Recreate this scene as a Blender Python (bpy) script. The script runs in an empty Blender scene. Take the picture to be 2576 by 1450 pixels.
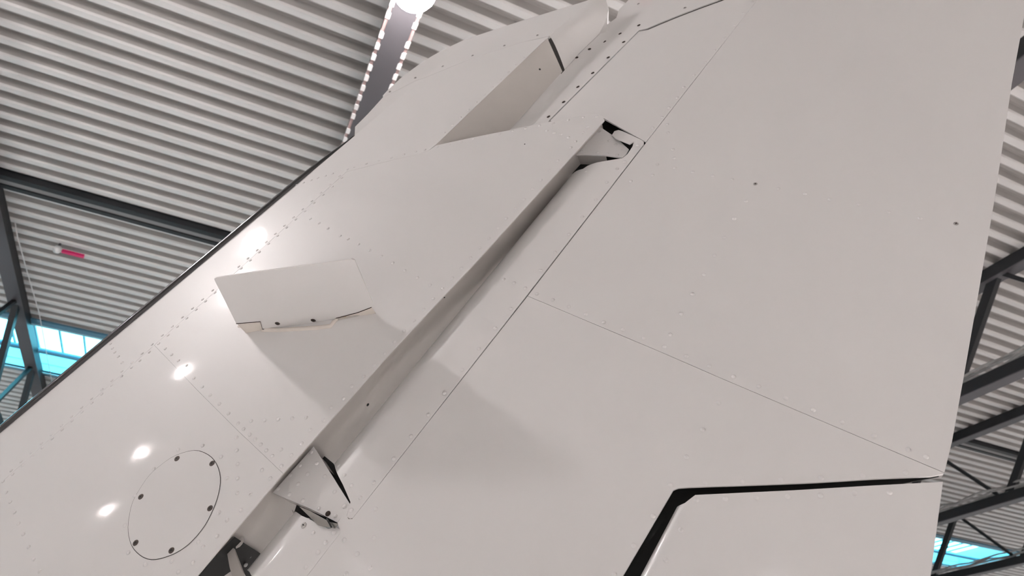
import bpy, bmesh, math, random
import numpy as np
from mathutils import Vector, Matrix
random.seed(7)

# ------------------------------------------------------------------ camera
FPX, CX, CY = 1755.0, 1288.0, 725.0
EYE = np.array([0.0, 0.0, 1.7])
# columns = camera x, y, z axes in world space (world X runs along the roof corrugation, Z is up)
R = np.array([[0.9102623101237668, -0.26425212714087803, -0.3187371018091003],
              [-0.412564924802419, -0.5141573816276224, -0.7519523719894778],
              [0.03482398011310445, 0.8159736516698005, -0.5770392449303022]])
sc = bpy.context.scene
C = sc.collection
cam_d = bpy.data.cameras.new('camera')
cam = bpy.data.objects.new('camera', cam_d); C.objects.link(cam)
cam_d.sensor_width = 36.0
cam_d.lens = 36.0 * FPX / 2576.0
cam_d.clip_start = 0.02; cam_d.clip_end = 200
M4 = Matrix([list(R[i]) + [EYE[i]] for i in range(3)] + [[0, 0, 0, 1]])
cam.matrix_world = M4
cam_d.dof.use_dof = True
cam_d.dof.focus_distance = 1.45
cam_d.dof.aperture_fstop = 6.5
sc.camera = cam
sc.cycles.max_bounces = 5
sc.cycles.diffuse_bounces = 3
sc.cycles.glossy_bounces = 2
sc.cycles.adaptive_threshold = 0.2
sc.cycles.adaptive_min_samples = 16
sc.cycles.caustics_reflective = False
sc.cycles.caustics_refractive = False

# ------------------------------------------------------------------ world, exposure
w = bpy.data.worlds.new('world'); sc.world = w; w.use_nodes = True
w.node_tree.nodes['Background'].inputs[0].default_value = (0.35, 0.75, 1.0, 1)
w.node_tree.nodes['Background'].inputs[1].default_value = 1.0
sc.view_settings.view_transform = 'Standard'
sc.view_settings.look = 'None'
sc.view_settings.gamma = 1.0
sc.view_settings.use_curve_mapping = False
sc.view_settings.exposure = -0.08
LAMP_COL = (1.0, 0.928, 0.918)
LAMP_E = 190.0
FILL_E = 670.0

# ------------------------------------------------------------------ materials
def mat(name, col, rough=0.5, metal=0.0, coat=0.0, coat_rough=0.05, bump=0.0, bscale=30.0,
        vary=0.0, vscale=3.0, emit=None, estr=0.0, spec=0.5):
    m = bpy.data.materials.new(name); m.use_nodes = True
    nt = m.node_tree; b = nt.nodes['Principled BSDF']
    b.inputs['Base Color'].default_value = (*col, 1)
    b.inputs['Roughness'].default_value = rough
    b.inputs['Metallic'].default_value = metal
    b.inputs['Coat Weight'].default_value = coat
    b.inputs['Coat Roughness'].default_value = coat_rough
    b.inputs['Specular IOR Level'].default_value = spec
    if emit:
        b.inputs['Emission Color'].default_value = (*emit, 1)
        b.inputs['Emission Strength'].default_value = estr
    if bump or vary:
        tc = nt.nodes.new('ShaderNodeTexCoord')
    if bump:
        n = nt.nodes.new('ShaderNodeTexNoise'); n.inputs['Scale'].default_value = bscale
        n.inputs['Detail'].default_value = 5.0; n.inputs['Roughness'].default_value = 0.52
        nt.links.new(tc.outputs['Object'], n.inputs['Vector'])
        bp = nt.nodes.new('ShaderNodeBump'); bp.inputs['Strength'].default_value = 1.0
        bp.inputs['Distance'].default_value = bump
        nt.links.new(n.outputs['Fac'], bp.inputs['Height'])
        nt.links.new(bp.outputs['Normal'], b.inputs['Normal'])
        nt.links.new(bp.outputs['Normal'], b.inputs['Coat Normal'])
    if vary:
        n2 = nt.nodes.new('ShaderNodeTexNoise'); n2.inputs['Scale'].default_value = vscale
        n2.inputs['Detail'].default_value = 3.0
        nt.links.new(tc.outputs['Object'], n2.inputs['Vector'])
        mx = nt.nodes.new('ShaderNodeMix'); mx.data_type = 'RGBA'
        mx.inputs[6].default_value = (*[c * (1 - vary) for c in col], 1)
        mx.inputs[7].default_value = (*[min(1, c * (1 + vary)) for c in col], 1)
        nt.links.new(n2.outputs['Fac'], mx.inputs[0])
        nt.links.new(mx.outputs[2], b.inputs['Base Color'])
    return m

PAINT = mat('white_gloss_paint', (0.80, 0.785, 0.775), 0.42, coat=0.55, coat_rough=0.07, bump=0.00026, bscale=11, vary=0.018, vscale=2.2)
PAINT2 = mat('white_paint_shaded', (0.60, 0.57, 0.54), 0.5, coat=0.2, coat_rough=0.2, vary=0.08, vscale=9)  # fin white darkened, shade of recess and hinge gap painted in
DARKGAP = mat('dark_sealant', (0.035, 0.032, 0.03), 0.8)
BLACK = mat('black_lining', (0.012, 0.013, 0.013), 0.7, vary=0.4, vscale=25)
BOOT = mat('black_rubber_boot', (0.022, 0.022, 0.024), 0.2, coat=1.0, coat_rough=0.08, bump=0.0003, bscale=60)
STEELSCREW = mat('dark_screw', (0.11, 0.09, 0.08), 0.4, metal=0.7)
BRIGHTSCREW = mat('bright_screw', (0.5, 0.48, 0.46), 0.3, metal=0.9)
HOLE = mat('drilled_hole', (0.035, 0.022, 0.016), 0.8)
SEAL = mat('beige_sealant', (0.76, 0.70, 0.64), 0.6, vary=0.14, vscale=30)
RUST = mat('brown_stain', (0.45, 0.27, 0.12), 0.7, vary=0.3, vscale=60)
METAL = mat('bare_metal', (0.55, 0.53, 0.5), 0.25, metal=1.0, vary=0.2, vscale=40)
REDGLASS = mat('red_glass', (0.45, 0.02, 0.02), 0.15, coat=0.8)
SHEET = mat('white_roof_sheet', (0.70, 0.68, 0.67), 0.5, vary=0.05, vscale=0.7)
STEEL = mat('dark_blue_steel', (0.016, 0.017, 0.02), 0.5, vary=0.1, vscale=2)
STEELG = mat('grey_steel', (0.09, 0.084, 0.092), 0.5, vary=0.1, vscale=2)
PURL = mat('purlin_grey', (0.26, 0.25, 0.25), 0.5)
FLUTE = mat('shaded_flute_sheet', (0.44, 0.42, 0.405), 0.9)  # roof sheet colour darkened: paints the shade inside the flutes
RAILW = mat('white_rail', (0.82, 0.8, 0.8), 0.4)
RAILR = mat('red_brown_rail', (0.42, 0.3, 0.29), 0.5)
CABLE = mat('grey_cable', (0.42, 0.41, 0.40), 0.5, vary=0.4, vscale=8)
WIRE = mat('white_wire', (0.8, 0.78, 0.78), 0.5)
FRAMEB = mat('blue_frame', (0.10, 0.24, 0.34), 0.4)
UPST = mat('sky_tinted_upstand', (0.45, 0.72, 0.80), 0.6)  # white upstand, cyan sky glow mixed into its base colour
PANE = mat('daylit_pane', (0.6, 0.8, 0.9), 0.3, emit=(0.19, 0.80, 1.0), estr=6.5)
FLOOR = mat('floor_paint', (0.86, 0.84, 0.82), 0.35, vary=0.08, vscale=0.5)
WALLM = mat('wall_panel', (0.8, 0.78, 0.76), 0.7, vary=0.04, vscale=0.6)
LENS = mat('lamp_lens', (0.9, 0.9, 0.9), 0.4, emit=LAMP_COL, estr=LAMP_E)
LENS2 = mat('fill_lamp_lens', (0.9, 0.9, 0.9), 0.4, emit=LAMP_COL, estr=FILL_E)
LENS3 = mat('bright_lamp_lens', (0.9, 0.9, 0.9), 0.4, emit=LAMP_COL, estr=LAMP_E*2.5)
HOUSING = mat('lamp_housing', (0.55, 0.55, 0.56), 0.4, metal=0.3)
REDP = mat('red_plastic', (0.72, 0.03, 0.16), 0.4)
WHITEP = mat('white_plastic', (0.85, 0.85, 0.85), 0.4)

# ------------------------------------------------------------------ helpers
def link(name, me, parent=None):
    o = bpy.data.objects.new(name, me); C.objects.link(o)
    if parent is not None: o.parent = parent
    return o
def mesh(name, verts, faces, m, parent=None, smooth=False):
    me = bpy.data.meshes.new(name); me.from_pydata([tuple(map(float, v)) for v in verts], [], faces)
    me.materials.append(m)
    if smooth:
        for p in me.polygons: p.use_smooth = True
    me.update()
    return link(name, me, parent)
def tag(o, label=None, cat=None, group=None, kind=None):
    if label: o['label'] = label
    if cat: o['category'] = cat
    if group: o['group'] = group
    if kind: o['kind'] = kind
    return o
def empty(name, loc=(0, 0, 0), parent=None):
    o = bpy.data.objects.new(name, None); C.objects.link(o); o.location = loc; o.empty_display_size = 0.1
    if parent is not None: o.parent = parent
    return o
def box(name, lo, hi, m, parent=None):
    x0, y0, z0 = lo; x1, y1, z1 = hi
    v = [(x0,y0,z0),(x1,y0,z0),(x1,y1,z0),(x0,y1,z0),(x0,y0,z1),(x1,y0,z1),(x1,y1,z1),(x0,y1,z1)]
    f = [(0,3,2,1),(4,5,6,7),(0,1,5,4),(1,2,6,5),(2,3,7,6),(3,0,4,7)]
    return mesh(name, v, f, m, parent)
def beam(name, a, b, wx, wz, m, parent=None, up=(0, 0, 1)):
    a = np.array(a, float); b = np.array(b, float); d = (b - a) / np.linalg.norm(b - a)
    s = np.cross(d, np.array(up, float)); s /= np.linalg.norm(s); t = np.cross(s, d)
    v = []
    for p in (a, b):
        for i, j in ((-1,-1),(1,-1),(1,1),(-1,1)): v.append(p + s*i*wx/2 + t*j*wz/2)
    return mesh(name, v, [(0,3,2,1),(4,5,6,7),(0,1,5,4),(1,2,6,5),(2,3,7,6),(3,0,4,7)], m, parent)
def tube(name, pts, r, m, parent=None, n=8, smooth=True):
    pts = [np.array(p, float) for p in pts]; v = []; f = []
    for i, p in enumerate(pts):
        d = pts[min(i+1, len(pts)-1)] - pts[max(i-1, 0)]; d = d / np.linalg.norm(d)
        a = np.array([0, 0, 1.0]) if abs(d[2]) < 0.9 else np.array([1.0, 0, 0])
        s = np.cross(d, a); s /= np.linalg.norm(s); t = np.cross(s, d)
        rr = r[i] if isinstance(r, (list, tuple)) else r
        for k in range(n):
            an = 2*math.pi*k/n; v.append(p + rr*(s*math.cos(an) + t*math.sin(an)))
    for i in range(len(pts)-1):
        for k in range(n):
            k2 = (k+1) % n; f.append((i*n+k, i*n+k2, (i+1)*n+k2, (i+1)*n+k))
    f.append(tuple(range(n))[::-1]); f.append(tuple((len(pts)-1)*n+k for k in range(n)))
    return mesh(name, v, f, m, parent, smooth)
def lathe(name, prof, m, parent=None, n=24, smooth=True, loc=None):
    v = []; f = []
    for (r, z) in prof:
        for k in range(n):
            a = 2*math.pi*k/n; v.append((r*math.cos(a), r*math.sin(a), z))
    for i in range(len(prof)-1):
        for k in range(n):
            k2 = (k+1) % n; f.append((i*n+k, i*n+k2, (i+1)*n+k2, (i+1)*n+k))
    o = mesh(name, v, f, m, parent, smooth)
    if loc is not None: o.location = loc
    return o

def ray(x, y):
    return R @ np.array([(x - CX)/FPX, (CY - y)/FPX, -1.0])
def atz(x, y, z):                     # where the sight line of a pixel meets the height z
    r = ray(x, y); return EYE + r*((z - EYE[2])/r[2])

# ================================================================== THE HALL
HC = 7.0                              # roof soffit above the eye
ZC = 1.7 + HC                         # soffit height above the floor
ZB = 1.7 + 0.742*HC                   # underside of bottom chords
PITCH = 0.039*HC
ROW = 4*PITCH
X0, X1, Y0h, Y1h = -17.0, 34.0, -14.0, 31.0

o = mesh('floor', [(X0,Y0h,0),(X1,Y0h,0),(X1,Y1h,0),(X0,Y1h,0)], [(0,1,2,3)], FLOOR)
tag(o, 'pale grey hangar floor under the aircraft tail', kind='structure')
for nm, lo, hi in (('wall_front', (X0, Y1h, 0), (X1, Y1h+.2, ZC+.3)), ('wall_back', (X0, Y0h-.2, 0), (X1, Y0h, ZC+.3)),
                   ('wall_left', (X0-.2, Y0h, 0), (X0, Y1h, ZC+.3)), ('wall_right', (X1, Y0h, 0), (X1+.2, Y1h, ZC+.3))):
    tag(box(nm, lo, hi, WALLM), 'plain pale cladding of the hangar wall', kind='structure')

# corrugated roof: sheets of four flutes, each a piece of its own
ceiling = empty('ceiling', (0, 0, ZC)); tag(ceiling, 'white corrugated metal roof sheeting seen from below', kind='structure')
def sheet_mesh(xa, xb, name):
    prof = []                          # (y, z): wide crowns near us, narrow flutes above
    for k in range(4):
        y = k*PITCH; d = 0.15
        prof += [(y+0.00*PITCH, d), (y+0.13*PITCH, d), (y+0.20*PITCH, d*0.85), (y+0.29*PITCH, d*0.15), (y+0.36*PITCH, 0.0),
                 (y+0.68*PITCH, 0.0), (y+0.74*PITCH, d*0.15), (y+0.81*PITCH, d*0.85), (y+0.87*PITCH, d)]
    prof.append((4*PITCH, 0.15))
    n = len(prof)
    v = [(xa, y, z) for y, z in prof] + [(xb, y, z) for y, z in prof]
    f = [(i, i+1, n+i+1, n+i) for i in range(n-1)]
    # turned-up lap edge of the sheet
    me = bpy.data.meshes.new(name)
    v += [(xa, -0.012, 0.148), (xb, -0.012, 0.148), (xa, 0.03, 0.148), (xb, 0.03, 0.148)]
    f.append((2*n, 2*n+2, 2*n+3, 2*n+1))
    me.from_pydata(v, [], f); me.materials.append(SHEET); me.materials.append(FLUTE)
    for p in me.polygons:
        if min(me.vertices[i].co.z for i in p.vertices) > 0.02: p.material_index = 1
    me.update()
    return me
YDARK = 0.979*HC
YS0 = YDARK - 0.02                     # sheet edges fall in the middle of a dark flute
SKY1 = (-16.0, -0.5, None); SKY2 = (19.9, 25.9, None)
kmin = math.floor((Y0h - YS0)/ROW); kmax = math.ceil((Y1h - YS0)/ROW)
cache = {}
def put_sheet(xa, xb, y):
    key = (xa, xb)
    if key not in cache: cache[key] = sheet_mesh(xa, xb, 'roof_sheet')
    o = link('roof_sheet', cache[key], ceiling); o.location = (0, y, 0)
rows = [YS0 + k*ROW for k in range(kmin, kmax+1)]
r1 = min(range(len(rows)), key=lambda i: abs(rows[i] - 2.02*HC)); r2 = min(range(len(rows)), key=lambda i: abs(rows[i] - 2.19*HC))
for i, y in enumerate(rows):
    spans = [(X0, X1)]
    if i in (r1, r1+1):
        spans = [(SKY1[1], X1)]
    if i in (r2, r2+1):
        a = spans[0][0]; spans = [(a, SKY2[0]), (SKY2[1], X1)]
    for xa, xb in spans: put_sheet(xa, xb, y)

def skylight(nm, xa, xb, ya, yb, up, label):
    e = empty(nm, (0, 0, ZC)); tag(e, label, kind='structure')
    t = 0.06
    box('upstand', (xa, ya-t, -0.06), (xb, ya, up), UPST, e); box('upstand', (xa, yb, -0.06), (xb, yb+t, up), UPST, e)
    box('upstand', (xa-t, ya-t, -0.06), (xa, yb+t, up), UPST, e); box('upstand', (xb, ya-t, -0.06), (xb+t, yb+t, up), UPST, e)
    box('edge_trim', (xa, ya-0.22, -0.05), (xb, ya, -0.01), FRAMEB, e)
    box('edge_trim', (xa, yb, -0.05), (xb, yb+0.16, -0.01), FRAMEB, e)
    tube('cross_rail', [(xa, ya+(yb-ya)*0.56, 0.0), (xb, ya+(yb-ya)*0.56, 0.0)], 0.055, FRAMEB, e)
    tube('cross_rail', [(xa, ya+0.12, 0.30), (xb, ya+0.12, 0.30)], 0.03, FRAMEB, e)
    st = 0.46; n = int((xb-xa)/st); st = (xb-xa)/n
    pm = None
    for i in range(n):
        x = xa + i*st
        if pm is None:
            p = box('pane', (0.015, ya, up), (st-0.015, yb, up+0.02), PANE, e); pm = p.data; p.location = (x, 0, 0)
        else:
            p = link('pane', pm, e); p.location = (x, 0, 0)
        box('glazing_bar', (x-0.016, ya, up-0.04), (x+0.016, yb, up+0.03), FRAMEB, e)
    return e
skylight('window_1', SKY1[0], SKY1[1], rows[r1], rows[r1+2], 0.5, 'long rooflight glowing white and cyan at the left')
skylight('window_2', SKY2[0], SKY2[1], rows[r2], rows[r2+2], 0.5, 'cyan rooflight at the lower right corner')

# purlin crossing under the sheets
pu = empty('roof_purlin', (0, 1.422*HC, ZC)); tag(pu, 'dark steel purlin with a grey strip running along the corrugation', 'purlin')
box('flange', (X0, -0.16, -0.10), (X1, -0.055, 0.02), STEEL, pu); box('flange', (X0, 0.075, -0.10), (X1, 0.16, 0.02), STEEL, pu)
box('web_strip', (X0, -0.055, -0.075), (X1, 0.075, 0.01), PURL, pu)

# trusses: straight chords along Y with braces between
def truss(xu, label, topw=0.22, botw=0.22, y0=-13.5, y1=30.5, ph=5.1, toponly=False):
    X = xu*HC
    e = empty('roof_truss', (X, 0, ZB)); tag(e, label, 'truss', 'steel roof trusses')
    zt = ZC - ZB
    box('top_chord', (-topw/2, y0, zt-0.20), (topw/2, y1, zt-0.005), STEEL, e)
    box('top_flange', (-topw/2-0.01, y0, zt-0.215), (topw/2+0.01, y1, zt-0.20), STEELG, e)
    box('bottom_chord', (-botw/2, y0, 0.015), (botw/2, y1, 0.20), STEEL, e)
    box('bottom_flange', (-botw/2-0.01, y0, 0.0), (botw/2+0.01, y1, 0.015), STEELG, e)
    k0 = math.ceil((y0 - ph)/2.8)
    y = ph + k0*2.8
    while y + 1.3 < y1:
        beam('brace', (0, y, zt-0.15), (0, y+1.3, 0.15), 0.15, 0.10, STEEL, e, up=(1, 0, 0))
        if y + 2.8 < y1: beam('brace', (0, y+1.45, 0.15), (0, y+2.7, zt-0.15), 0.07, 0.07, STEEL, e, up=(1, 0, 0))
        y += 2.8
    return e
tl = truss(-0.588, 'steel truss at the left edge crossing below the cyan rooflight')
tt = truss(0.0616, 'broad grey steel truss behind the fin tip, edged with chequered rails', 0.08, 0.19)
tm = truss(0.78, 'steel truss almost hidden behind the rudder')
ta = truss(1.505, 'black steel truss at the upper right beside the rudder edge')
tb = truss(2.225, 'second black steel truss at right, below the upper one', ph=5.0)
tcn = truss(2.90, 'steel truss at the lower right corner in front of the rooflight', ph=5.2)

# chequered rails on both sides of the truss behind the fin tip
for sx in (-1, 1):
    x = 0.0616*HC + sx*0.117
    e = empty('chequered_rail', (x, 0, ZB)); tag(e, 'red and white chequered rail on the %s side of the truss behind the fin tip' % ('left' if sx < 0 else 'right'), 'rail')
    box('rail_web', (-0.016, -4, 0.01), (0.016, 12, 0.04), RAILR, e)
    bm_ = None
    y = 2.4; i = 0
    while y < 8.2:
        if bm_ is None:
            b = box('rail_block', (-0.019, 0, -0.002), (0.019, 0.065, 0.045), RAILW, e); bm_ = b.data
        else:
            b = link('rail_block', bm_, e)
        b.location = (0, y, 0); y += 0.125 if (i % 9) else 0.21; i += 1

# loose cable bundles lying along the bottom chords at right
for xu, lab in ((1.505, 'grey cable bundle lying along the upper right truss'), (2.225, 'grey cable bundle lying along the second right truss'), (2.90, 'grey cable bundle on the truss at the lower right corner')):
    e = empty('cable_bundle', (xu*HC-0.03, 0, ZB+0.20)); tag(e, lab, 'cable')
    for c in range(3):
        pts = []; y = 1.0
        while y < 22:
            pts.append((random.uniform(-.05, .05), y, 0.05 + 0.05*c + random.uniform(-.03, .03))); y += 0.3
        tube('cable', pts, 0.022, CABLE, e, n=6)

# thin white wire hanging beside the left truss
pw = [atz(38, 560, ZC-0.21), atz(45, 600, ZC-0.4), atz(70, 690, ZC-0.4), atz(98, 785, ZC-0.4), atz(130, 960, ZC-0.4)]
tube('wire', [p - np.array([-0.588*HC, 0, ZB]) for p in pw], 0.008, WIRE, tl, n=6)['label'] = 'thin white wire strung beside the truss'

# little red fitting under the sheets
c0 = atz(180, 637, ZC-0.12)
e = empty('ceiling_fitting', tuple(c0)); tag(e, 'small red bar fitting with a white knob under the corrugated roof', 'fitting')
box('red_bar', (-0.14, -0.028, -0.03), (0.19, 0.028, 0.02), REDP, e)
lathe('knob', [(0.0, -0.06), (0.05, -0.05), (0.06, 0.0), (0.05, 0.05), (0.0, 0.06)], WHITEP, e, n=12, loc=(-0.21, 0, 0))
box('bracket', (-0.225, -0.02, 0.04), (-0.195, 0.02, 0.20), STEELG, e)

# lamps: hanging globe-bottomed high bays
lens_m = None
def lamp(x, y, z, label, r=0.2, lens=None):
    global lens_m
    e = empty('hanging_lamp', (x, y, z)); tag(e, label, 'lamp', 'hanging hall lamps')
    prof = [(0.0, -1.0)] + [(math.sin(a), -math.cos(a)) for a in (0.5, 1.0, 1.45, 1.9)]
    if lens_m is None:
        o = lathe('lens', [(p*1.0, q) for p, q in prof], LENS, e, n=20); lens_m = o.data
    else:
        o = link('lens', lens_m, e)
    if lens:
        o.data = o.data.copy(); o.data.materials[0] = lens
    o.scale = (r, r, r*0.8)
    h = lathe('housing', [(0.97, 0.27), (1.05, 0.30), (0.8, 0.7), (0.35, 1.0), (0.3, 1.5), (0.0, 1.5)], HOUSING, e, n=16)
    h.scale = (r, r, r)
    tube('rod', [(0, 0, 1.4*r), (0, 0, max(0.3, ZC - z - 0.01))], 0.012, STEELG, e, n=6)
    return e
lv = atz(1042, -22, ZB - 0.2)
lamp(lv[0], lv[1], lv[2], 'glaring lamp hanging at the top edge beside the chequered truss', 0.17)
lamp(-5.0, 2.6, 7.2, 'brightest globe lamp hanging left of the fin', 0.19, LENS3)
lamp(-3.9, 3.05, 7.2, 'globe lamp hanging nearest the fin tip on the left', 0.12)
lamp(-7.2, 2.5, 7.2, 'second small globe lamp in the row left of the fin', 0.11)
lamp(-10.2, 2.0, 7.2, 'third small globe lamp in the row left of the fin', 0.11)
lamp(-13.2, 1.7, 7.2, 'globe lamp at the far left end of the row', 0.12)
# added unseen downlights, brightening hall and roof by bounce off the floor
bell = {}
def downlight(x, y, z, r=0.22):
    e = empty('fill_lamp', (x, y, z)); tag(e, 'added bell-shaded fill light above the hall floor outside the picture', 'lamp', 'added fill downlights')
    if not bell:
        bell['disc'] = mesh('lens', [(0, 0, 0)] + [(r*math.cos(2*math.pi*k/10), r*math.sin(2*math.pi*k/10), 0) for k in range(10)], [(0, (k+1) % 10 + 1, k+1) for k in range(10)], LENS2, e).data
        bell['shade'] = lathe('shade', [(r*1.45, -r*1.6), (r*1.35, -r*0.8), (r*1.08, 0.0), (r*0.9, r*0.5), (r*0.3, r*0.9), (0, r*0.9)], HOUSING, e, n=20).data
        bell['rod'] = tube('rod', [(0, 0, r*0.85), (0, 0, ZC - z - 0.01)], 0.012, STEELG, e, n=6).data
    else:
        for k in ('disc', 'shade', 'rod'): link({'disc': 'lens'}.get(k, k), bell[k], e)
for x in (-13, -7, -1, 5, 11, 17, 23, 29):
    for y in (-11, -5): (x, y) != (-7, -5) and downlight(x if (x, y) != (-1, -5) else 2.4, y, 7.3)
for x, y in ((2.6, 2.2), (24, 5), (18.3, 4.0), (27.5, 10), (29, 15.5), (31.5, 20), (-7, 13.5), (-7, 18.5), (-15, 9), (-9.5, 9.5), (4.2, 1.5), (9.5, 1.5), (14, 1.0), (19, 0.5), (4.0, 10), (5.2, 16), (12, 20), (11, 27), (27, 20), (-9, 23.5), (28, 27)): downlight(x, y, 7.3)

# ================================================================== THE TAIL: frames of reference
def nz(v): v = np.array(v, float); return v/np.linalg.norm(v)
# stream-wise direction from the strake, the tab gap and the tip recess (they share a vanishing point)
U = -nz(ray(-6400, 1756))
e2 = nz(np.array([0, 0, 1.0]) - U*U[2]); e1 = np.cross(U, e2)
if e1 @ ray(CX, CY) > 0: e1 = -e1
TH = math.radians(4)
N = nz(math.cos(TH)*e1 + math.sin(TH)*e2); Wd = np.cross(N, U)
ORI = EYE + 1.5*ray(CX, CY)
BASIS = Matrix([[U[i], Wd[i], N[i], ORI[i]] for i in range(3)] + [[0, 0, 0, 1]])
EL = np.array([(EYE-ORI) @ U, (EYE-ORI) @ Wd, (EYE-ORI) @ N])      # eye in tail coordinates
def lray(x, y): r = ray(x, y); return np.array([r @ U, r @ Wd, r @ N])
def P(x, y, h=0.0):
    r = lray(x, y); return EL + r*((h - EL[2])/r[2])
def surf(x, y, hf, it=14):
    h = 0.0
    for _ in range(it):
        p = P(x, y, h); h = 0.5*h + 0.5*hf(p[0], p[1]) if _ > 3 else hf(p[0], p[1])
    p = P(x, y, h); p[2] = hf(p[0], p[1]); return p
def atw(x, y, w0):
    r = lray(x, y); return EL + r*((w0 - EL[1])/r[1])

# ---- fin section: gently cambered side, round nose
RN, D1, KS = 0.045, 0.68, 0.205
PHA = None
def slope(d): return KS*(1 - d/D1)
da = RN*(1 - math.sin(math.atan(slope(0.035)))); PHA = math.atan(slope(da)); da = RN*(1 - math.sin(PHA))
HDA = -(KS*D1/2)*(1 - da/D1)**2
HTIP = HDA - RN*math.cos(PHA)          # height of the mid plane at the nose
def hprof(d):
    if d >= D1: return 0.0
    if d >= da: return -(KS*D1/2)*(1 - d/D1)**2
    s = min(1.0, max(0.0, (RN - d)/RN)); return HTIP + RN*math.sqrt(max(0.0, 1 - s*s))
# leading edge line placed so that its outline falls on the photographed edge
LEd = nz(P(880, 335, -.07)[:2] - P(0, 1072, -.07)[:2])
for _ in range(3):
    PL = np.array([LEd[1], -LEd[0]])      # points aft
    p3 = np.array([-PL[0], -PL[1], 0.0])
    v = nz(lray(440, 704)); phs = math.atan2(-v[2], v @ p3) if False else None
    best = min(np.linspace(0.05, 1.4, 500), key=lambda a: abs(math.cos(a)*v[2] + math.sin(a)*(v @ p3)))
    phs = best
    hs = HTIP + RN*math.cos(phs); ds = RN*(1 - math.sin(phs))
    A = P(7, 1081, hs)[:2]; B = P(887, 344, hs)[:2]
    LEd = nz(B - A)
PL = np.array([LEd[1], -LEd[0]]); LE0 = A - PL*ds
def dle(u, w_): return (u - LE0[0])*PL[0] + (w_ - LE0[1])*PL[1]
def ale(u, w_): return (u - LE0[0])*LEd[0] + (w_ - LE0[1])*LEd[1]
PHSTRIP = phs - math.radians(17.0)
DSTRIP = RN*(1 - math.sin(PHSTRIP))
def hF(u, w_): return hprof(max(dle(u, w_), DSTRIP))
TMID = HTIP

# ---- rudder section
HL0 = P(885, 1308, -0.024)[:2]; HL1 = P(1622, 360, -0.024)[:2]
HD = nz(HL1 - HL0); HQ = np.array([HD[1], -HD[0]])                  # aft of the seam
def qr(u, w_): return (u - HL0[0])*HQ[0] + (w_ - HL0[1])*HQ[1]
def ar(u, w_): return (u - HL0[0])*HD[0] + (w_ - HL0[1])*HD[1]
RSL = 0.025
RB = -0.024
def hR(u, w_):
    q = qr(u, w_)
    return RB - RSL*max(0.0, q)
def hS(u, w_):                                                    # horn ahead of the seam
    q = qr(u, w_)
    return RB - RSL*q if q > 0 else RB - 0.05*min(1.2, (q/0.36)**2)
def hRb(u, w_): return min(hR(u, w_) - 0.012, 2*TMID - RB + 0.19*max(0.0, qr(u, w_))/0.85)
RNO = 0.095
vq = nz(lray(1120, 830)); hq3 = np.array([-HQ[0], -HQ[1], 0])
PHN = min(np.linspace(0.05, 1.4, 500), key=lambda a: abs(math.cos(a)*vq[2] + math.sin(a)*(vq @ hq3)))
qs = qr(*P(1113, 836, RB - RNO*(1-math.cos(PHN)))[:2]); QA = abs(qs) - RNO*math.sin(PHN)
def hN(u, w_):
    q = -qr(u, w_) - QA
    if q <= 0: return RB
    s = min(0.995, q/RNO); return RB - RNO*(1 - math.sqrt(1 - s*s))
print('phs', math.degrees(phs), 'PHN', math.degrees(PHN), 'QA', QA, 'TMID', TMID)

# ---- skin builder
def inset(poly, g):
    n = len(poly); a = 0
    for i in range(n):
        x0, y0 = poly[i]; x1, y1 = poly[(i+1) % n]; a += x0*y1 - x1*y0
    s = 1 if a > 0 else -1
    out = []
    for i in range(n):
        p0 = np.array(poly[i-1]); p = np.array(poly[i]); p1 = np.array(poly[(i+1) % n])
        d0 = nz(p - p0); d1_ = nz(p1 - p)
        n0 = np.array([-d0[1], d0[0]])*s; n1 = np.array([-d1_[1], d1_[0]])*s
        b = n0 + n1; L = b @ b
        b = b*(2.0/L) if L > 0.3 else n0
        out.append(p + b*g)
    return out
def skin(name, poly, hf, m, parent, axis=None, cuts=(), gap=0.00045, t=0.003, off=0.0, skirt=True, flip=False):
    """poly: list of (u,w). Cut along lines of equal section so the sheet bends with the body."""
    if gap: poly = inset(poly, gap)
    bm = bmesh.new()
    vs = [bm.verts.new((p[0], p[1], 0)) for p in poly]
    f = bm.faces.new(vs); f.normal_update()
    if f.normal.z < 0: f.normal_flip()
    if axis is not None:
        o0, pl = axis
        for c in cuts:
            co = (o0[0] + pl[0]*c, o0[1] + pl[1]*c, 0)
            bmesh.ops.bisect_plane(bm, geom=bm.verts[:] + bm.edges[:] + bm.faces[:], plane_co=co, plane_no=(pl[0], pl[1], 0), dist=1e-6)
    for v in bm.verts: v.co.z = hf(v.co.x, v.co.y) + off
    bmesh.ops.triangulate(bm, faces=[f for f in bm.faces if len(f.verts) > 4])
    if flip: bmesh.ops.reverse_faces(bm, faces=bm.faces[:])
    for f in bm.faces: f.smooth = True
    if skirt:
        be = [e for e in bm.edges if e.is_boundary]
        for e in be:
            l = e.link_loops[0]; a = l.vert.co.copy(); b = l.link_loop_next.vert.co.copy()
            dz = Vector((0, 0, -t if not flip else t))
            q = [bm.verts.new(x) for x in (b, a, a + dz, b + dz)]
            bm.faces.new(q)
    me = bpy.data.meshes.new(name); bm.to_mesh(me); bm.free(); me.materials.append(m)
    return link(name, me, parent)
def px(pts, hf): return [tuple(surf(x, y, hf)[:2]) for x, y in pts]
def loft(name, top, bot, m, parent, ease=False, rows_=10, smooth=True):
    v = []; f = []; n = len(top)
    for r_ in range(rows_+1):
        s = r_/rows_
        for a, b in zip(top, bot):
            a = np.array(a); b = np.array(b); p = a + (b-a)*s
            if ease: p[2] = a[2] + (b[2]-a[2])*s**2.3
            v.append(p)
    for r_ in range(rows_):
        for i in range(n-1):
            f.append((r_*n+i, r_*n+i+1, (r_+1)*n+i+1, (r_+1)*n+i))
    return mesh(name, v, f, m, parent, smooth)
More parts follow.
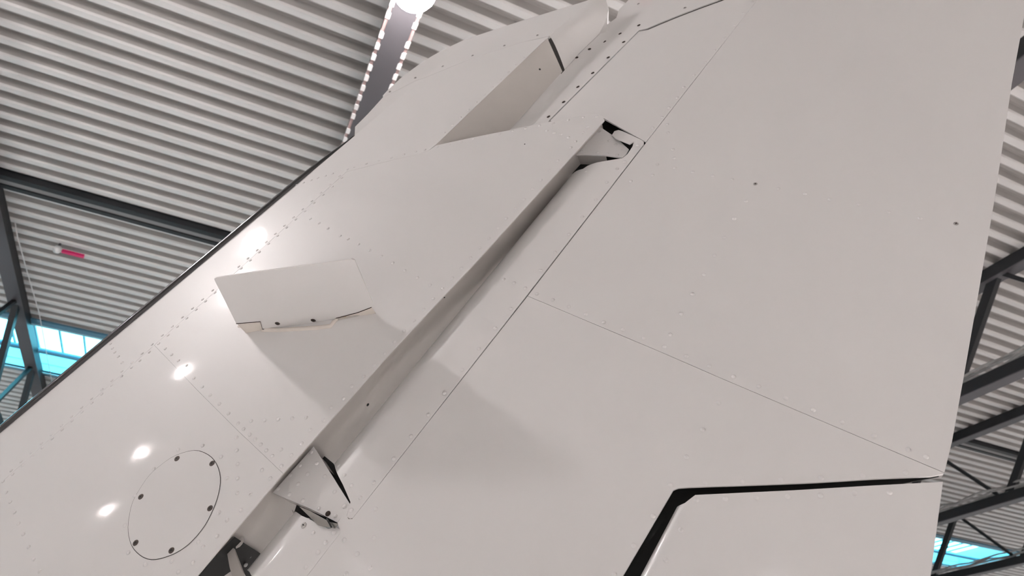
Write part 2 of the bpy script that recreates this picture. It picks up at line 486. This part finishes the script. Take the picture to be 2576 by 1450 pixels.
def plate(name, pts, h, t, m, parent, tilt=None):
    """flat sheet from pixels at a height h (number or list) with thickness t"""
    hs_ = h if isinstance(h, (list, tuple)) else [h]*len(pts)
    top = [P(x, y, hh) for (x, y), hh in zip(pts, hs_)]
    n = len(top); v = [tuple(p) for p in top] + [(p[0], p[1], p[2]-t) for p in top]
    f = [tuple(range(n)), tuple(range(n, 2*n))[::-1]] + [(i, n+i, n+(i+1) % n, (i+1) % n) for i in range(n)]
    bm = bmesh.new(); bv = [bm.verts.new(p) for p in v]
    for q in f: bm.faces.new([bv[i] for i in q])
    bmesh.ops.recalc_face_normals(bm, faces=bm.faces[:])
    me = bpy.data.meshes.new(name); bm.to_mesh(me); bm.free(); me.materials.append(m)
    return link(name, me, parent)
def dome_mesh(name, prof, m, n=12):
    v = []; f = []
    for (r, z) in prof[:-1]:
        for k in range(n): a = 2*math.pi*k/n; v.append((r*math.cos(a), r*math.sin(a), z))
    v.append((0, 0, prof[-1][1])); L = len(prof)-1
    for i in range(L-1):
        for k in range(n): k2 = (k+1) % n; f.append((i*n+k, i*n+k2, (i+1)*n+k2, (i+1)*n+k))
    for k in range(n): f.append(((L-1)*n+k, (L-1)*n+(k+1) % n, L*n))
    me = bpy.data.meshes.new(name); me.from_pydata(v, [], f); me.materials.append(m)
    for p in me.polygons: p.use_smooth = True
    return me
RIVET = dome_mesh('rivet', [(0.0045, -0.0004), (0.0043, 0.0001), (0.0037, 0.0006), (0.0026, 0.0014), (0.0013, 0.0017), (0, 0.00175)], PAINT, 10)
def screw_mesh(m, ms, r=0.0055):
    v = []; f = []; n = 14
    for rr, z in ((r*1.12, 0.0002), (r, 0.0009), (r*0.9, 0.0011)):
        for k in range(n): a = 2*math.pi*k/n; v.append((rr*math.cos(a), rr*math.sin(a), z))
    for i in range(2):
        for k in range(n): k2 = (k+1) % n; f.append((i*n+k, i*n+k2, (i+1)*n+k2, (i+1)*n+k))
    f.append(tuple(2*n+k for k in range(n)))
    me = bpy.data.meshes.new('screw'); me.materials.append(m); me.materials.append(ms)
    nv = len(v); a, b, z = r*0.62, r*0.16, 0.00125
    v += [(-a,-b,z),(-b,-b,z),(-b,-a,z),(b,-a,z),(b,-b,z),(a,-b,z),(a,b,z),(b,b,z),(b,a,z),(-b,a,z),(-b,b,z),(-a,b,z)]
    f.append(tuple(range(nv, nv+12)))
    me.from_pydata(v, [], f); me.polygons[len(f)-1].material_index = 1
    return me
SCREW = screw_mesh(STEELSCREW, BLACK); SCREWB = screw_mesh(BRIGHTSCREW, BLACK, 0.005); SCREWG = screw_mesh(mat('painted_screw', (0.45, 0.43, 0.42), 0.4), HOLE, 0.0045)
HOLEM = dome_mesh('hole', [(0.0054, 0.0003), (0.0052, 0.0006), (0, 0.0006)], HOLE, 12)
PINH = dome_mesh('pin_hole', [(0.0028, 0.0003), (0.0026, 0.0005), (0, 0.0005)], BLACK, 8)
def nrm(hf, u, w_):
    e = 0.002
    return Vector((-(hf(u+e, w_)-hf(u-e, w_))/(2*e), -(hf(u, w_+e)-hf(u, w_-e))/(2*e), 1)).normalized()
def fix(name, me, pts, hf, parent, lift=0.0, s=1.0):
    for (x, y) in pts:
        p = surf(x, y, hf); n = nrm(hf, p[0], p[1])
        o = link(name, me, parent)
        q = n.to_track_quat('Z', 'Y')
        o.location = Vector(p) + n*lift; o.rotation_euler = q.to_euler()
        if s != 1.0: o.scale = (s, s, s)
def row(a, b, n): return [(a[0]+(b[0]-a[0])*i/(n-1), a[1]+(b[1]-a[1])*i/(n-1)) for i in range(n)]

# ================================================================== TAIL FIN
fin = empty('tail_fin'); fin.matrix_world = BASIS
tag(fin, 'white riveted aircraft tail fin with black leading edge and sloping nose', 'tail fin')
AX = (LE0, PL)
CUTS = [DSTRIP + 0.004, da*0.8, da] + list(np.arange(0.05, 0.70, 0.03))
def le_pt(a, d): return tuple(LE0 + LEd*a + PL*d)
aA = ale(*surf(-170, 1230, hF)[:2]); aB = ale(*surf(880, 337, hF)[:2])
SEAM_LO = [(-520, 1686), (21, 1199), (304, 944), (388, 869)]
SEAM_UP = [(540, 735), (587, 691), (852, 450), (871, 433), (1053, 388), (1078, 379), (1097, 364)]
CAPSEAM = [(1380, 92), (1312, 107), (1189, 147), (1046, 203), (962, 246)]
polyA = px(SEAM_LO + SEAM_UP + CAPSEAM + [(925, 287), (893, 319)], hF) + [le_pt(aB, DSTRIP), le_pt(aA-0.6, DSTRIP)]
lead = skin('leading_edge_skin', polyA, hF, PAINT, fin, AX, CUTS)
FEDGE = [(1203, 653), (985, 885), (790, 1105), (712, 1192)]
B2 = [(388, 869)] + SEAM_UP[:-1] + [(1097, 366), (1285, 327), (1400, 303), (1480, 287), (1503, 287), (1515, 292), (1521, 303)] + FEDGE + [(594, 1080), (500, 986), (417, 899)]
side_u = skin('side_skin', px(B2, hF), hF, PAINT, fin, AX, CUTS, gap=0.00025)
B1 = SEAM_LO[:] + [(417, 899), (500, 986), (594, 1080), (712, 1192), (495, 1450), (180, 1815), (-520, 1930)]
side_l = skin('side_skin', px(B1, hF), hF, PAINT, fin, AX, CUTS, gap=0.0001)
# dark inner layer that shows in the seams
sub = px([(-510, 1915), (190, 1790), (480, 1450), (700, 1190), (970, 885), (1190, 653), (1495, 300), (1400, 312), (1290, 338), (1105, 375), (1085, 374), (1370, 104), (1310, 98), (1180, 138), (1040, 190), (975, 243), (925, 298), (893, 330)], hF)
sub += [le_pt(aB, DSTRIP+0.004), le_pt(aA-0.55, DSTRIP+0.004)]
skin('inner_layer', sub, hF, DARKGAP, fin, AX, CUTS, gap=0, off=-0.0032, skirt=False)
# tip cap
capo = [(962, 246), (1046, 203), (1189, 147), (1312, 107), (1380, 91), (1420, 58), (1470, 14), (1497, -10), (1475, 3), (1300, 57), (1170, 100), (1110, 129), (1060, 159), (1010, 196), (975, 229)]
cap = skin('tip_cap', px(capo, hF), hF, PAINT, fin, AX, CUTS, t=0.012)
tp = [surf(x, y, hF) for x, y in ((1382.5, 90), (1400, 74), (1420, 58), (1445, 36), (1470, 14), (1497, -10))]
bt = [surf(x, y, hS) + np.array([0, 0, .0015]) for (x, y) in ((1420.5, 176), (1455, 137), (1507, 86))] + [P(x, y, h) for (x, y), h in zip(((1523, 55), (1531, 22), (1520, -14)), (-.05, -.045, -.02))]
loft('seam_backing', [surf(1374, 100, hF)-np.array([0,0,.006]), surf(1392, 84, hF)-np.array([0,0,.006])], [surf(1412, 186, hS)-np.array([.0, 0, .004]), surf(1428, 170, hS)-np.array([.0, 0, .004])], DARKGAP, cap, rows_=2)
rim = [surf(x, y, hF) - np.array([0, 0, .006]) for x, y in ((965, 240), (975, 229), (1010, 196), (1035, 177), (1060, 159), (1085, 143), (1110, 129), (1140, 114), (1170, 100), (1230, 80), (1300, 57), (1390, 29), (1475, 3), (1500, -8))]
tube('cap_rim', rim, 0.0062, PAINT, cap, n=12)
flank = loft('tip_flank', tp, bt, PAINT, cap, ease=True, rows_=14)
bo = [p + np.array([-.01, 0, -.06]) for p in bt]
loft('tip_back', bt, bo, PAINT, cap, rows_=3)
# seam shadow line between panel and flank
# wall of the recess behind the tip
ra = [surf(x, y, hF) + np.array([0, 0, -.0005]) for x, y in ((1085, 375), (1097, 363.5), (1190, 275), (1290, 178), (1377, 95.5))]
rb = [surf(x, y, hS) + np.array([0, 0, .001]) for x, y in ((1222, 394), (1233, 382), (1298, 311), (1357, 245), (1415, 181))]
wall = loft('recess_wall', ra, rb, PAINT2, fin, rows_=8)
# black leading edge strip wrapped round the nose
v = []; f = []; na = 24; nl = 30
for i in range(nl+1):
    a = (aA-0.6) + (aB+0.012 - (aA-0.6))*i/nl
    tpr = min(1.0, max(0.02, (aB+0.012 - a)/0.16))
    for j in range(na+1):
        ph = PHSTRIP + (math.pi - 2*PHSTRIP)*j/na
        if j < na/2: ph = max(ph, phs - (phs-PHSTRIP)*tpr) if ph < phs else ph
        r_ = RN + 0.0012
        p = LE0 + LEd*a + PL*(RN - r_*math.sin(ph)); v.append((p[0], p[1], HTIP + r_*math.cos(ph)))
for i in range(nl):
    for j in range(na): f.append((i*(na+1)+j, (i+1)*(na+1)+j, (i+1)*(na+1)+j+1, i*(na+1)+j+1))
strip = mesh('leading_edge_strip', v, f, BOOT, fin, True)
pts_, rr_ = [], []
for i in range(41):
    a = (aA-0.6) + (aB+0.02 - (aA-0.6))*i/40
    p = LE0 + LEd*a + PL*(RN - (RN-0.003)*math.sin(phs)); pts_.append((p[0], p[1], HTIP + (RN-0.003)*math.cos(phs)))
    rr_.append(0.0155*min(1.0, max(0.03, (aB+0.02-a)/0.22))**0.7)
tube('rubber_lip', pts_, rr_, BOOT, strip, n=14); strip['label'] = 'glossy black strip along the leading edge'
# far side of the fin
far = px([(-520, 1930), (180, 1815), (495, 1450), (985, 885), (1521, 303), (1480, 287), (1380, 92), (1497, -10), (1300, 57), (1110, 129), (1010, 196), (925, 287)], hF)
far += [le_pt(aB, DSTRIP), le_pt(aA-0.6, DSTRIP)]
skin('far_side_skin', far, lambda u, w_: 2*TMID - hF(u, w_), PAINT, fin, AX, CUTS, gap=0, skirt=False, flip=True)
# rear spar web of the fin, seen in the hinge gap
FE = [(1530, 292), (1521, 303), (1380, 457), (1203, 653), (1090, 773), (985, 885), (880, 1003), (790, 1105), (712, 1192), (600, 1325), (495, 1450), (180, 1815)]
wa = []
for x, y in FE:
    p = surf(x, y, hF); wa.append(np.array([p[0] - HQ[0]*0.024, p[1] - HQ[1]*0.024, p[2] - 0.002]))
wb = [np.array([p[0], p[1], -0.19]) for p in wa]
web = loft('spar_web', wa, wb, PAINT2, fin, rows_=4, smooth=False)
def webpt(x, y):                                                  # point of the web hit by a pixel
    a = wa[1]; d = HQ; r = lray(x, y)
    a = np.array(wa[5]); tt_ = nz(np.array(wa[9]) - np.array(wa[2])); nn = np.cross(tt_, [0, 0, 1])
    return EL + r*(((a - EL) @ nn)/(r @ nn)), nn
for x, y in ((1415, 452), (924, 1018)):
    p, nn = webpt(x, y); q = Vector(nn if nn[:2] @ HQ > 0 else -nn)
    o = link('pin_hole', PINH, web); o.location = Vector(p) + q*0.0015; o.rotation_euler = q.to_track_quat('Z', 'Y').to_euler(); o.scale = (1.3, 1.3, 1.3)
# oval access cover
ctr = (439, 1272); oval = []
ov = [(442,1147),(489,1134),(524,1145),(545,1168),(555,1203),(550,1244),(538,1279),(517,1321),(486,1360),(454,1386),(416,1403),(381,1409),(353,1398),(332,1374),(323,1339),(325,1304),(334,1265),(353,1230),(377,1196),(409,1168)]
ovp = px(ov, hF)
ovr = []
cc = np.mean(np.array(ovp), axis=0)
nO = len(ovp)
big = []
for i in range(nO*3):                                             # smooth closed outline
    k, t = divmod(i, 3); t /= 3.0
    p0, p1, p2, p3_ = [np.array(ovp[(k+j-1) % nO]) for j in range(4)]
    big.append(tuple(0.5*((2*p1) + (-p0+p2)*t + (2*p0-5*p1+4*p2-p3_)*t*t + (-p0+3*p1-3*p2+p3_)*t**3)))
skin('cover_gasket', inset(big, -0.0006), hF, DARKGAP, fin, AX, CUTS, gap=0, off=0.0004, skirt=False)
cover = skin('access_cover', inset(big, 0.0006), hF, PAINT, fin, AX, CUTS, gap=0, off=0.0011, t=0.001)
cover['label'] = 'oval access cover held by six screws'
fix('screw', SCREW, [(446, 1155), (534, 1167), (355, 1251), (529, 1280), (342, 1367), (432, 1386)], hF, cover, 0.0008)
# rivets of the fin
fix('rivet', RIVET, row((28, 1185), (535, 731), 21) + row((601, 671), (830, 465), 11) +
    [(727,474),(746,466),(764,460),(783,454),(800,448),(819,443),(837,437),(854,443),(875,426),(892,420),(922,412),(954,404),(985,397),(1016,389),(1046,382),(1069,377)] +
    row((1118, 334), (1319, 143), 11) + [(278,866),(283,877),(289,887),(298,898),(307,913)], hF, lead)
fix('rivet', RIVET, row((352, 908), (541, 737), 9) + row((607, 676), (836, 470), 11) +
    [(860,448),(1100,370),(1130,364),(1161,357),(1191,350),(1224,343),(1257,337),(1289,330),(1322,323),(1357,316),(1392,310),(1430,302),(1467,295),(1502,294),
     (1376,329),(1394,335),(1411,339),(1430,346),(1448,356),(1467,334),(1479,320),(1436,371),(1403,404),(1382,430),
     (1361,453),(1340,476),(1319,502),(1297,525),(1274,550),(1252,574),(1230,600),(1207,624),(1184,649),(1161,675),(1138,700),(1114,727),(1090,752),(1066,779),(1042,807),(1016,833),(992,861),(968,890),(941,920),(915,948),(885,972),(864,1003),(833,1026),(814,1058),(780,1082),(759,1116),(733,1146),
     (781,551),(803,562),(825,575),(856,594),(876,602),(902,615),(930,630),(959,645),(988,662),(1018,681),(1050,699),(1082,718),
     (416,878),(432,893),(449,908),(470,920),(488,952),(509,974),(529,995),(552,1017),(575,1041),(599,1066),(632,1060),(666,1058),(700,1056),(735,1053),(770,1051),(613,1080),(628,1094),(642,1106),(656,1119),(670,1134),(685,1148),(707,1132)], hF, side_u)
fix('rivet', RIVET, row((32, 1194), (331, 925), 13) +
    [(708,1173),(680,1204),(659,1183),(630,1243),(606,1284),(571,1309),(546,1350),(511,1377),(485,1416),(449,1440),(595,1101),(596,1134),(598,1168),(598,1204),(597,1241),
     (8,1212),(16,1240),(26,1264),(37,1290),(47,1318),(59,1345),(72,1377),(85,1408),(100,1438),
     (448,1132),(387,1180),(339,1248),(314,1322),(323,1391),(365,1421),(432,1412),(499,1364),(551,1290),(571,1204),(556,1150),(510,1122)], hF, side_l)
fix('screw', SCREWG, [(1352, 89), (1269, 115), (1189, 140), (1114, 167), (1045, 196), (981, 231)], hF, cap, 0.0002, 0.9)
fix('pin_hole', PINH, [(1320, 363), (1118, 749)], hF, side_u, 0.0, 0.7)
p = np.array(ra[3])*0.46 + np.array(rb[3])*0.54
p = (np.array(ra[4])*0.5+np.array(rb[4])*0.5); p = p + (np.array(ra[3])-np.array(ra[4]))*0.45
q = np.cross(np.array(rb[3])-np.array(ra[3]), np.array(ra[2])-np.array(ra[3])); q = q if q @ lray(1358, 208) < 0 else -q; q = Vector(q).normalized()
o = link('pin_hole', PINH, wall); o.location = Vector(p) + q*0.0012; o.rotation_euler = q.to_track_quat('Z', 'Y').to_euler(); o.scale = (1.2, 1.2, 1.2)

# hinge brackets reaching from the fin into the rudder
def bracket(pts, h, skin_h, depth, rv, hole=None):
    b = plate('hinge_bracket', pts, h, 0.004, PAINT, fin)
    top = [P(x, y, (h if not isinstance(h, list) else h[i])-0.003) for i, (x, y) in enumerate(pts)]
    n = len(top)
    for i in range(n):
        a_, b_ = top[i], top[(i+1) % n]
    hb = (lambda u, w_: h) if not isinstance(h, list) else None
    loft('bracket_web', [top[-1] + np.array([0.004, 0, 0]), top[0] + np.array([0.004, 0, 0])], [top[-1] + np.array([0.004, 0.004, -depth]), top[0] + np.array([0.004, 0.004, -depth])], PAINT2, b, rows_=1)
    c = np.mean(np.array(top), axis=0)
    sh = [c + (t_-c)*0.9 for t_ in top]
    loft('bracket_web', [sh[1], sh[2]], [sh[1]-np.array([0, 0, depth]), sh[2]-np.array([0, 0, depth])], PAINT2, b, rows_=1)
    for x, y in rv:
        p = P(x, y, h); o = link('rivet', RIVET, b); o.location = p
    if hole:
        o = link('hole', HOLEM, b); o.location = P(*hole, h)
    return b
bracket([(686, 1240), (789, 1124), (812, 1160), (881, 1271), (849, 1315), (780, 1280)], -0.032, 0, 0.06,
        [(783,1138),(754,1172),(730,1196),(700,1230),(728,1244),(750,1218),(774,1193),(797,1166),(817,1199),(762,1260),(802,1280),(843,1299),(866,1275),(842,1238)], (825, 1293))
bracket([(1444, 389), (1509, 319), (1548, 345), (1582, 376), (1576, 388), (1566, 397), (1520, 390)], -0.036, 0, 0.06,
        [(1507,331),(1463,381),(1532,354),(1549,364),(1566,375),(1553,390),(1503,384),(1528,387)])
# third bracket at the bottom edge of the picture
ca = [np.array(p) + np.array([HQ[0], HQ[1], 0])*0.002 for p in (surf(585, 1352, hF), surf(540, 1398, hF), surf(495, 1450, hF), surf(420, 1540, hF))]
ca = [np.array([p[0] - HQ[0]*0.024, p[1] - HQ[1]*0.024, -0.03]) for p in ca]
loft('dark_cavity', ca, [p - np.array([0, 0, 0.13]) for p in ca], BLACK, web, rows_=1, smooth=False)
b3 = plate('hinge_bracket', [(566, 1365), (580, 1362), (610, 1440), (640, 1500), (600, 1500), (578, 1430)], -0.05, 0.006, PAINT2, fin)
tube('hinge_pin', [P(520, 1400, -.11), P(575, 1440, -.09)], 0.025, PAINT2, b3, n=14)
lathe('pin_washer', [(0.0, 0.004), (0.012, 0.004), (0.014, 0.0)], PAINT2, web, n=14, loc=None).location = tuple(webpt(592, 1358)[0] + np.array([0.006, -.004, 0]))

# strake standing out from the fin side
wS = surf(748, 818, hF)[1]
so = [(594, 814), (655, 809), (660, 828), (835, 819), (846, 800), (900, 786), (934, 773), (938, 765), (896, 664), (892, 655), (884, 652), (870, 654), (545, 699), (539, 702), (541, 708)]
sp = [atw(x, y, wS) for x, y in so]
n = len(sp); v = [(p[0], wS, p[2]) for p in sp] + [(p[0], wS+0.0032, p[2]) for p in sp]
ff = [tuple(range(n)), tuple(range(n, 2*n))[::-1]] + [(i, n+i, n+(i+1) % n, (i+1) % n) for i in range(n)]
bm = bmesh.new(); bv = [bm.verts.new(p) for p in v]
for q_ in ff: bm.faces.new([bv[i] for i in q_])
bmesh.ops.recalc_face_normals(bm, faces=bm.faces[:])
me = bpy.data.meshes.new('strake'); bm.to_mesh(me); bm.free(); me.materials.append(PAINT)
strake = link('strake', me, fin); strake['label'] = 'flat blade standing out from the fin side'
for x, y in ((698, 814), (788, 806)):
    p = atw(x, y, wS); o = link('screw', SCREW, strake); o.location = (p[0], wS-0.0004, p[2]); o.rotation_euler = (math.pi/2, 0, 0)
    o.scale = (0.95, 0.95, 1)
edge = [atw(x, y, wS) for x, y in so[:7]]                        # lower edge of the blade closed down to the skin
va = []; fa = []
for i, p in enumerate(edge):
    va += [(p[0], wS+0.0012, p[2]+0.004), (p[0], wS+0.0012, min(p[2], hF(p[0], wS))-0.003)]
    if i: fa.append((2*i-2, 2*i, 2*i+1, 2*i-1))
mesh('sealant_fillet', va, fa, SEAL, strake)
tube('edge_gap', [(p[0], wS-0.0006, p[2]-0.0006) for p in edge], 0.0009, HOLE, strake, n=6)
st = [atw(x, y, wS-0.001) for x, y in ((836, 818), (847, 801), (872, 796), (856, 806), (842, 817))]
mesh('rust_stain', [(p[0], wS-0.0005, p[2]-0.001) for p in st], [tuple(range(5))], RUST, strake)
bead = [(599, 823), (625, 824), (650, 822), (661, 832), (700, 833), (750, 830), (800, 827), (832, 823), (840, 812), (852, 804)]
pb = [surf(x, y, hF) + np.array([0, 0.002, 0.0]) for x, y in bead]
tube('sealant_bead', pb, [0.003]+[0.0055]*8+[0.004], SEAL, strake, n=8)
bead = [(852, 804), (875, 799), (900, 794), (920, 788), (936, 778)]
tube('sealant_bead', [surf(x, y, hF) + np.array([0, 0.002, 0]) for x, y in bead], [0.005, 0.005, 0.0045, 0.0045, 0.004], mat('grey_sealant', (0.55, 0.52, 0.48), 0.6, vary=0.3, vscale=40), strake, n=8)

# ================================================================== RUDDER
rud = empty('rudder'); rud.matrix_world = BASIS
tag(rud, 'large smooth white rudder behind the hinge gap, with rivet rows', 'rudder')
AXR = (HL0, HQ)
CN = [-QA - RNO*math.sin(math.radians(a)) for a in range(0, 80, 6)]
SE1 = [(1327, 745), (1676, 892), (1795, 944), (2025, 1042), (2375, 1190)]
TE = [(2377, 1188), (2395, 1115), (2427, 939), (2461, 745), (2502, 506), (2546, 210), (2580, 25), (2610, -140)]
ru = skin('rudder_skin', px(SE1 + TE + [(2012, -140), (1905, 0), (1625, 359)], hR), hR, PAINT, rud)
rl_p = SE1 + [(2373, 1194), (2340, 1200), (2200, 1206), (2035, 1216), (1880, 1222), (1735, 1227), (1706, 1229), (1694, 1234), (1567, 1450), (1455, 1640), (630, 1640), (772, 1450), (856, 1341), (853, 1330), (848, 1317), (880, 1268), (873, 1298), (877, 1306), (886, 1306)]
rl = skin('rudder_skin', px(rl_p, hR), hR, PAINT, rud, t=0.004)
rn2 = skin('horn_skin', px([(1385, 302.5), (1607.5, 79), (1630, 75), (1813, 3.5), (1944, -48), (1905, 0), (1625, 358), (1562, 323), (1519, 298), (1470, 330), (1395, 330)], hS), hS, PAINT, rud, AXR, list(np.arange(-0.5, 0, 0.03)))
ca_p = [(1383, 301), (1330, 392), (1215, 402), (1418, 179), (1455, 138), (1507, 87), (1521, 66), (1550, 45), (1557, 24), (1577, 4), (1600, -24), (1660, -45), (1800, -60), (1944, -53), (1810, 0), (1627, 72), (1608, 76)]
rc = skin('horn_cap', px(ca_p, hS), hS, PAINT, rud, AXR, list(np.arange(-0.6, 0, 0.03)), t=0.012)
# nose skins rolled round in front of the seam
def nose_poly(pts, a_lo, a_hi):
    qf = -(QA + RNO*math.sin(math.radians(78)))
    lo = HL0 + HD*a_lo + HQ*qf; hi = HL0 + HD*a_hi + HQ*qf
    return pts, tuple(lo), tuple(hi)
alo = ar(*surf(838, 1160, hN)[:2]); ahi = ar(*surf(1462, 428, hN)[:2])
qf = -(QA + RNO*math.sin(math.radians(78)))
ptn = px([(1466, 425), (1478, 417), (1500, 409), (1540, 402), (1565, 398), (1578, 388), (1591, 368), (1594, 357), (1584, 363), (1548, 349), (1539, 340), (1545, 330), (1556, 327), (1580, 336), (1612, 351), (1620, 357), (1620, 363), (1325, 744), (888, 1304), (878, 1306), (872, 1300), (881, 1264), (862, 1220), (846, 1188)], hN)
nose = skin('nose_skin', ptn + [tuple(HL0+HD*alo+HQ*qf), tuple(HL0+HD*ahi+HQ*qf)], hN, PAINT, rud, AXR, CN)
alo2 = ar(*surf(612, 1420, hN)[:2]); ahi2 = ar(*surf(722, 1290, hN)[:2])
ptn2 = px([(733, 1283), (760, 1298), (800, 1317), (826, 1331), (846, 1327), (855, 1332), (857, 1341), (771, 1452), (630, 1640), (520, 1640), (640, 1462), (627, 1440)], hN)
nose2 = skin('nose_skin', ptn2 + [tuple(HL0+HD*alo2+HQ*qf), tuple(HL0+HD*ahi2+HQ*qf)], hN, PAINT, rud, AXR, CN)
# layer seen in the rudder seams
skin('inner_layer', px([(1330, 760), (1380, 690), (1600, 420), (1700, 290), (1905, 20), (1990, -80), (2560, -80), (2480, 506), (2400, 1000), (2355, 1170), (2300, 1188), (1735, 1215), (1690, 1220), (1560, 1435), (1440, 1620), (700, 1620), (800, 1440), (900, 1310)], hR), hR, DARKGAP, rud, gap=0, off=-0.0034, skirt=False)
skin('inner_layer', px([(1400, 300), (1590, 110), (1610, 60), (1650, 45), (1800, -15), (1900, -40), (1915, -20), (1640, 330), (1560, 318), (1500, 285)], hS), hS, DARKGAP, rud, AXR, list(np.arange(-0.5, 0, 0.03)), gap=0, off=-0.0034, skirt=False)
skin('inner_layer', px([(1560, 438), (1640, 345), (1660, 340), (1345, 745), (905, 1310), (893, 1290)], hN), hN, DARKGAP, rud, AXR, CN, gap=0, off=-0.0034, skirt=False)
skin('far_side_skin', px([(700, 1640), (1440, 1640), (1560, 1450), (1690, 1236), (2370, 1196)] + TE + [(1660, -45), (1550, 45), (1418, 179), (1383, 301), (1519, 298), (1620, 360), (885, 1308)], hR),
     hRb, PAINT, rud, AXR, [0.0], gap=0, skirt=False, flip=True)
# spar inside the rudder seen through the bracket slots
sa = [np.array([*(HL0 + HD*a + HQ*-0.012), -0.03]) for a in np.linspace(-0.55, 1.35, 12)]
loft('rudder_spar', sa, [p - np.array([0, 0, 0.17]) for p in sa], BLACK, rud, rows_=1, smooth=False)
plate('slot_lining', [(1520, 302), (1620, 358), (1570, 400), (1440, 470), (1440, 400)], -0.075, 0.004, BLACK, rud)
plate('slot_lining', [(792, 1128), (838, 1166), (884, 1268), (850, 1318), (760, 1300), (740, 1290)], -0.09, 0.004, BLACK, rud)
plate('metal_clip', [(752, 1275), (778, 1285), (830, 1314), (850, 1318), (842, 1330), (800, 1322)], -0.02, 0.002, METAL, rud)
tube('bonding_wire', [P(822, 1306, -.012), P(828, 1316, -.008), P(834, 1328, -.012)], 0.0016, BLACK, rud, n=6)
# rivets of the rudder
fix('rivet', RIVET, [(1527,459),(1499,503),(1465,546),(1431,590),(1396,635),(1360,681),(1321,725),(1285,777),(1246,826),(1205,878),(1163,931),(1118,989),(1077,1044),(1034,1098),(990,1155),(940,1214),(906,1253),(884,1284),
    (1267,703),(1293,712),(1553,425),(1571,407),(1603,366),(1474,431),(852,1172),(866,1196),(884,1222)], hN, nose)
fix('rivet', RIVET, [(839,1341),(819,1365),(788,1341),(800,1390),(770,1428),(618,1422),(628,1400)], hN, nose2)
fix('screw', SCREWB, [(764, 1322)], hN, nose2, 0.0003)
fix('rivet', RIVET, [(1679,313),(1680,334),(1693,376),(1696,398),(1654,414),(1698,423),(1642,441),(1587,456),(1743,433),(1793,443),(1842,452),(1877,506),(1847,551),(1822,598),(1798,643),(1771,691),(1742,740),(1714,790),(1686,842),
    (1958,475),(2025,488),(2088,502),(2161,515),(2236,534),(2315,549),(1351,740),(1391,755),(1431,772),(1474,791),(1519,811),(1567,830),(1618,851),(1671,873),(1727,897),(1785,921),(1846,948),(1909,973),(1976,1002),(2046,1032),(2119,1063),(2199,1097),(2285,1132),(2330,1150),
    (1642,322)], hR, ru)
fix('screw', SCREWG, [(1900, 463), (2405, 563)], hR, ru, -0.0004, 1.0)
fix('rivet', RIVET, [(1808,1014),(1768,1081),(1727,1150),(1687,1221),(1643,1299),(1594,1373),(1545,1446),(1774,1216),(1867,1212),(1965,1208),(2066,1203),(2170,1197),(2279,1190),(945,1281),(941,1353),(931,1430),(899,1394),(866,1359),(871,1444)], hR, rl)
fix('rivet', RIVET, [(1665,295),(1683,271),(1704,246),(1720,219),(1746,189),(1774,157),(1798,126),(1823,94),(1847,64),(1869,34),(1893,5)], hS, rn2)
fix('hole', HOLEM, [(1607,64),(1560,85),(1569,106),(1521,105),(1483,124),(1451,145),(1530,145),(1491,184),(1454,219),(1418,257),(1380,294)], hS, rc, 0.0002)
fix('screw', SCREWG, [(1723, 20), (1606, 10)], hS, rc, 0.0002)
# position light on the horn cap, just cut by the top of the picture
bl = surf(1612, -26, hS)
nl_ = empty('tail_light'); nl_.matrix_world = BASIS @ Matrix.Translation(Vector(bl) + Vector((0, 0, 0.004))); tag(nl_, 'red tail light in a grey ring at the top edge of the rudder', 'light')
lathe('ring', [(0.0, 0.0), (0.034, 0.0), (0.036, 0.004), (0.033, 0.010), (0.028, 0.011)], HOUSING, nl_, n=24)
lathe('red_dome', [(0.028, 0.008), (0.026, 0.02), (0.018, 0.03), (0.008, 0.035), (0.0, 0.036)], REDGLASS, nl_, n=20)

# ================================================================== TRIM TAB
tab = empty('trim_tab'); tab.matrix_world = BASIS
tag(tab, 'white trim tab in the lower right notch of the rudder', 'trim tab')
T0 = P(1614, 1450, hR(*P(1614, 1450)[:2]))[:2]; T1 = P(1713, 1262, hR(*P(1713, 1262)[:2]))[:2]
TD = nz(T1 - T0); TQ = np.array([TD[1], -TD[0]]); RT = 0.022
def hT(u, w_):
    d = (u - T0[0])*TQ[0] + (w_ - T0[1])*TQ[1] + 0.006
    s = min(1.0, max(0.0, (RT - d)/RT))
    return hR(u, w_) - 0.001 - 0.8*RT*(1 - math.sqrt(max(0.0, 1 - s*s)))
tabs = skin('tab_skin', px([(1749, 1246), (2000, 1234), (2200, 1222), (2372, 1213), (2341, 1450), (2312, 1640), (1490, 1640)], hT) + [tuple(T0 - TD*0.15 - TQ*0.004), tuple(T1 - TD*0.008 - TQ*0.004), tuple(T1 + TD*0.001 + TQ*0.006)], hT, PAINT, tab, (T0 - TQ*0.006, TQ), [0.001, 0.003, 0.006, 0.010, 0.014, 0.018, 0.022], gap=0, t=0.01)
fix('rivet', RIVET, [(1752,1258),(1825,1256),(1902,1253),(1982,1250),(2064,1247),(2150,1242),(2238,1239),(1713,1334),(1674,1409)], hT, tabs)
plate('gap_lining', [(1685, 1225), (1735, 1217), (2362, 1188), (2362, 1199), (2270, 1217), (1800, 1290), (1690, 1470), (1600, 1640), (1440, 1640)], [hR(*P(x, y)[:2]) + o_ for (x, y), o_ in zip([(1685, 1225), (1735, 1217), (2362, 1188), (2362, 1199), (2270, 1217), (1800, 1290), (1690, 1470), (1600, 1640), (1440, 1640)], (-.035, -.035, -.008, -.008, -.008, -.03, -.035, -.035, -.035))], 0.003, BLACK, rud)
skin('far_side_skin', px([(1749, 1246), (2372, 1213), (2341, 1450), (2312, 1640), (1490, 1640), (1614, 1450), (1713, 1262)], hR), hRb, PAINT, tab, gap=0, skirt=False, flip=True)
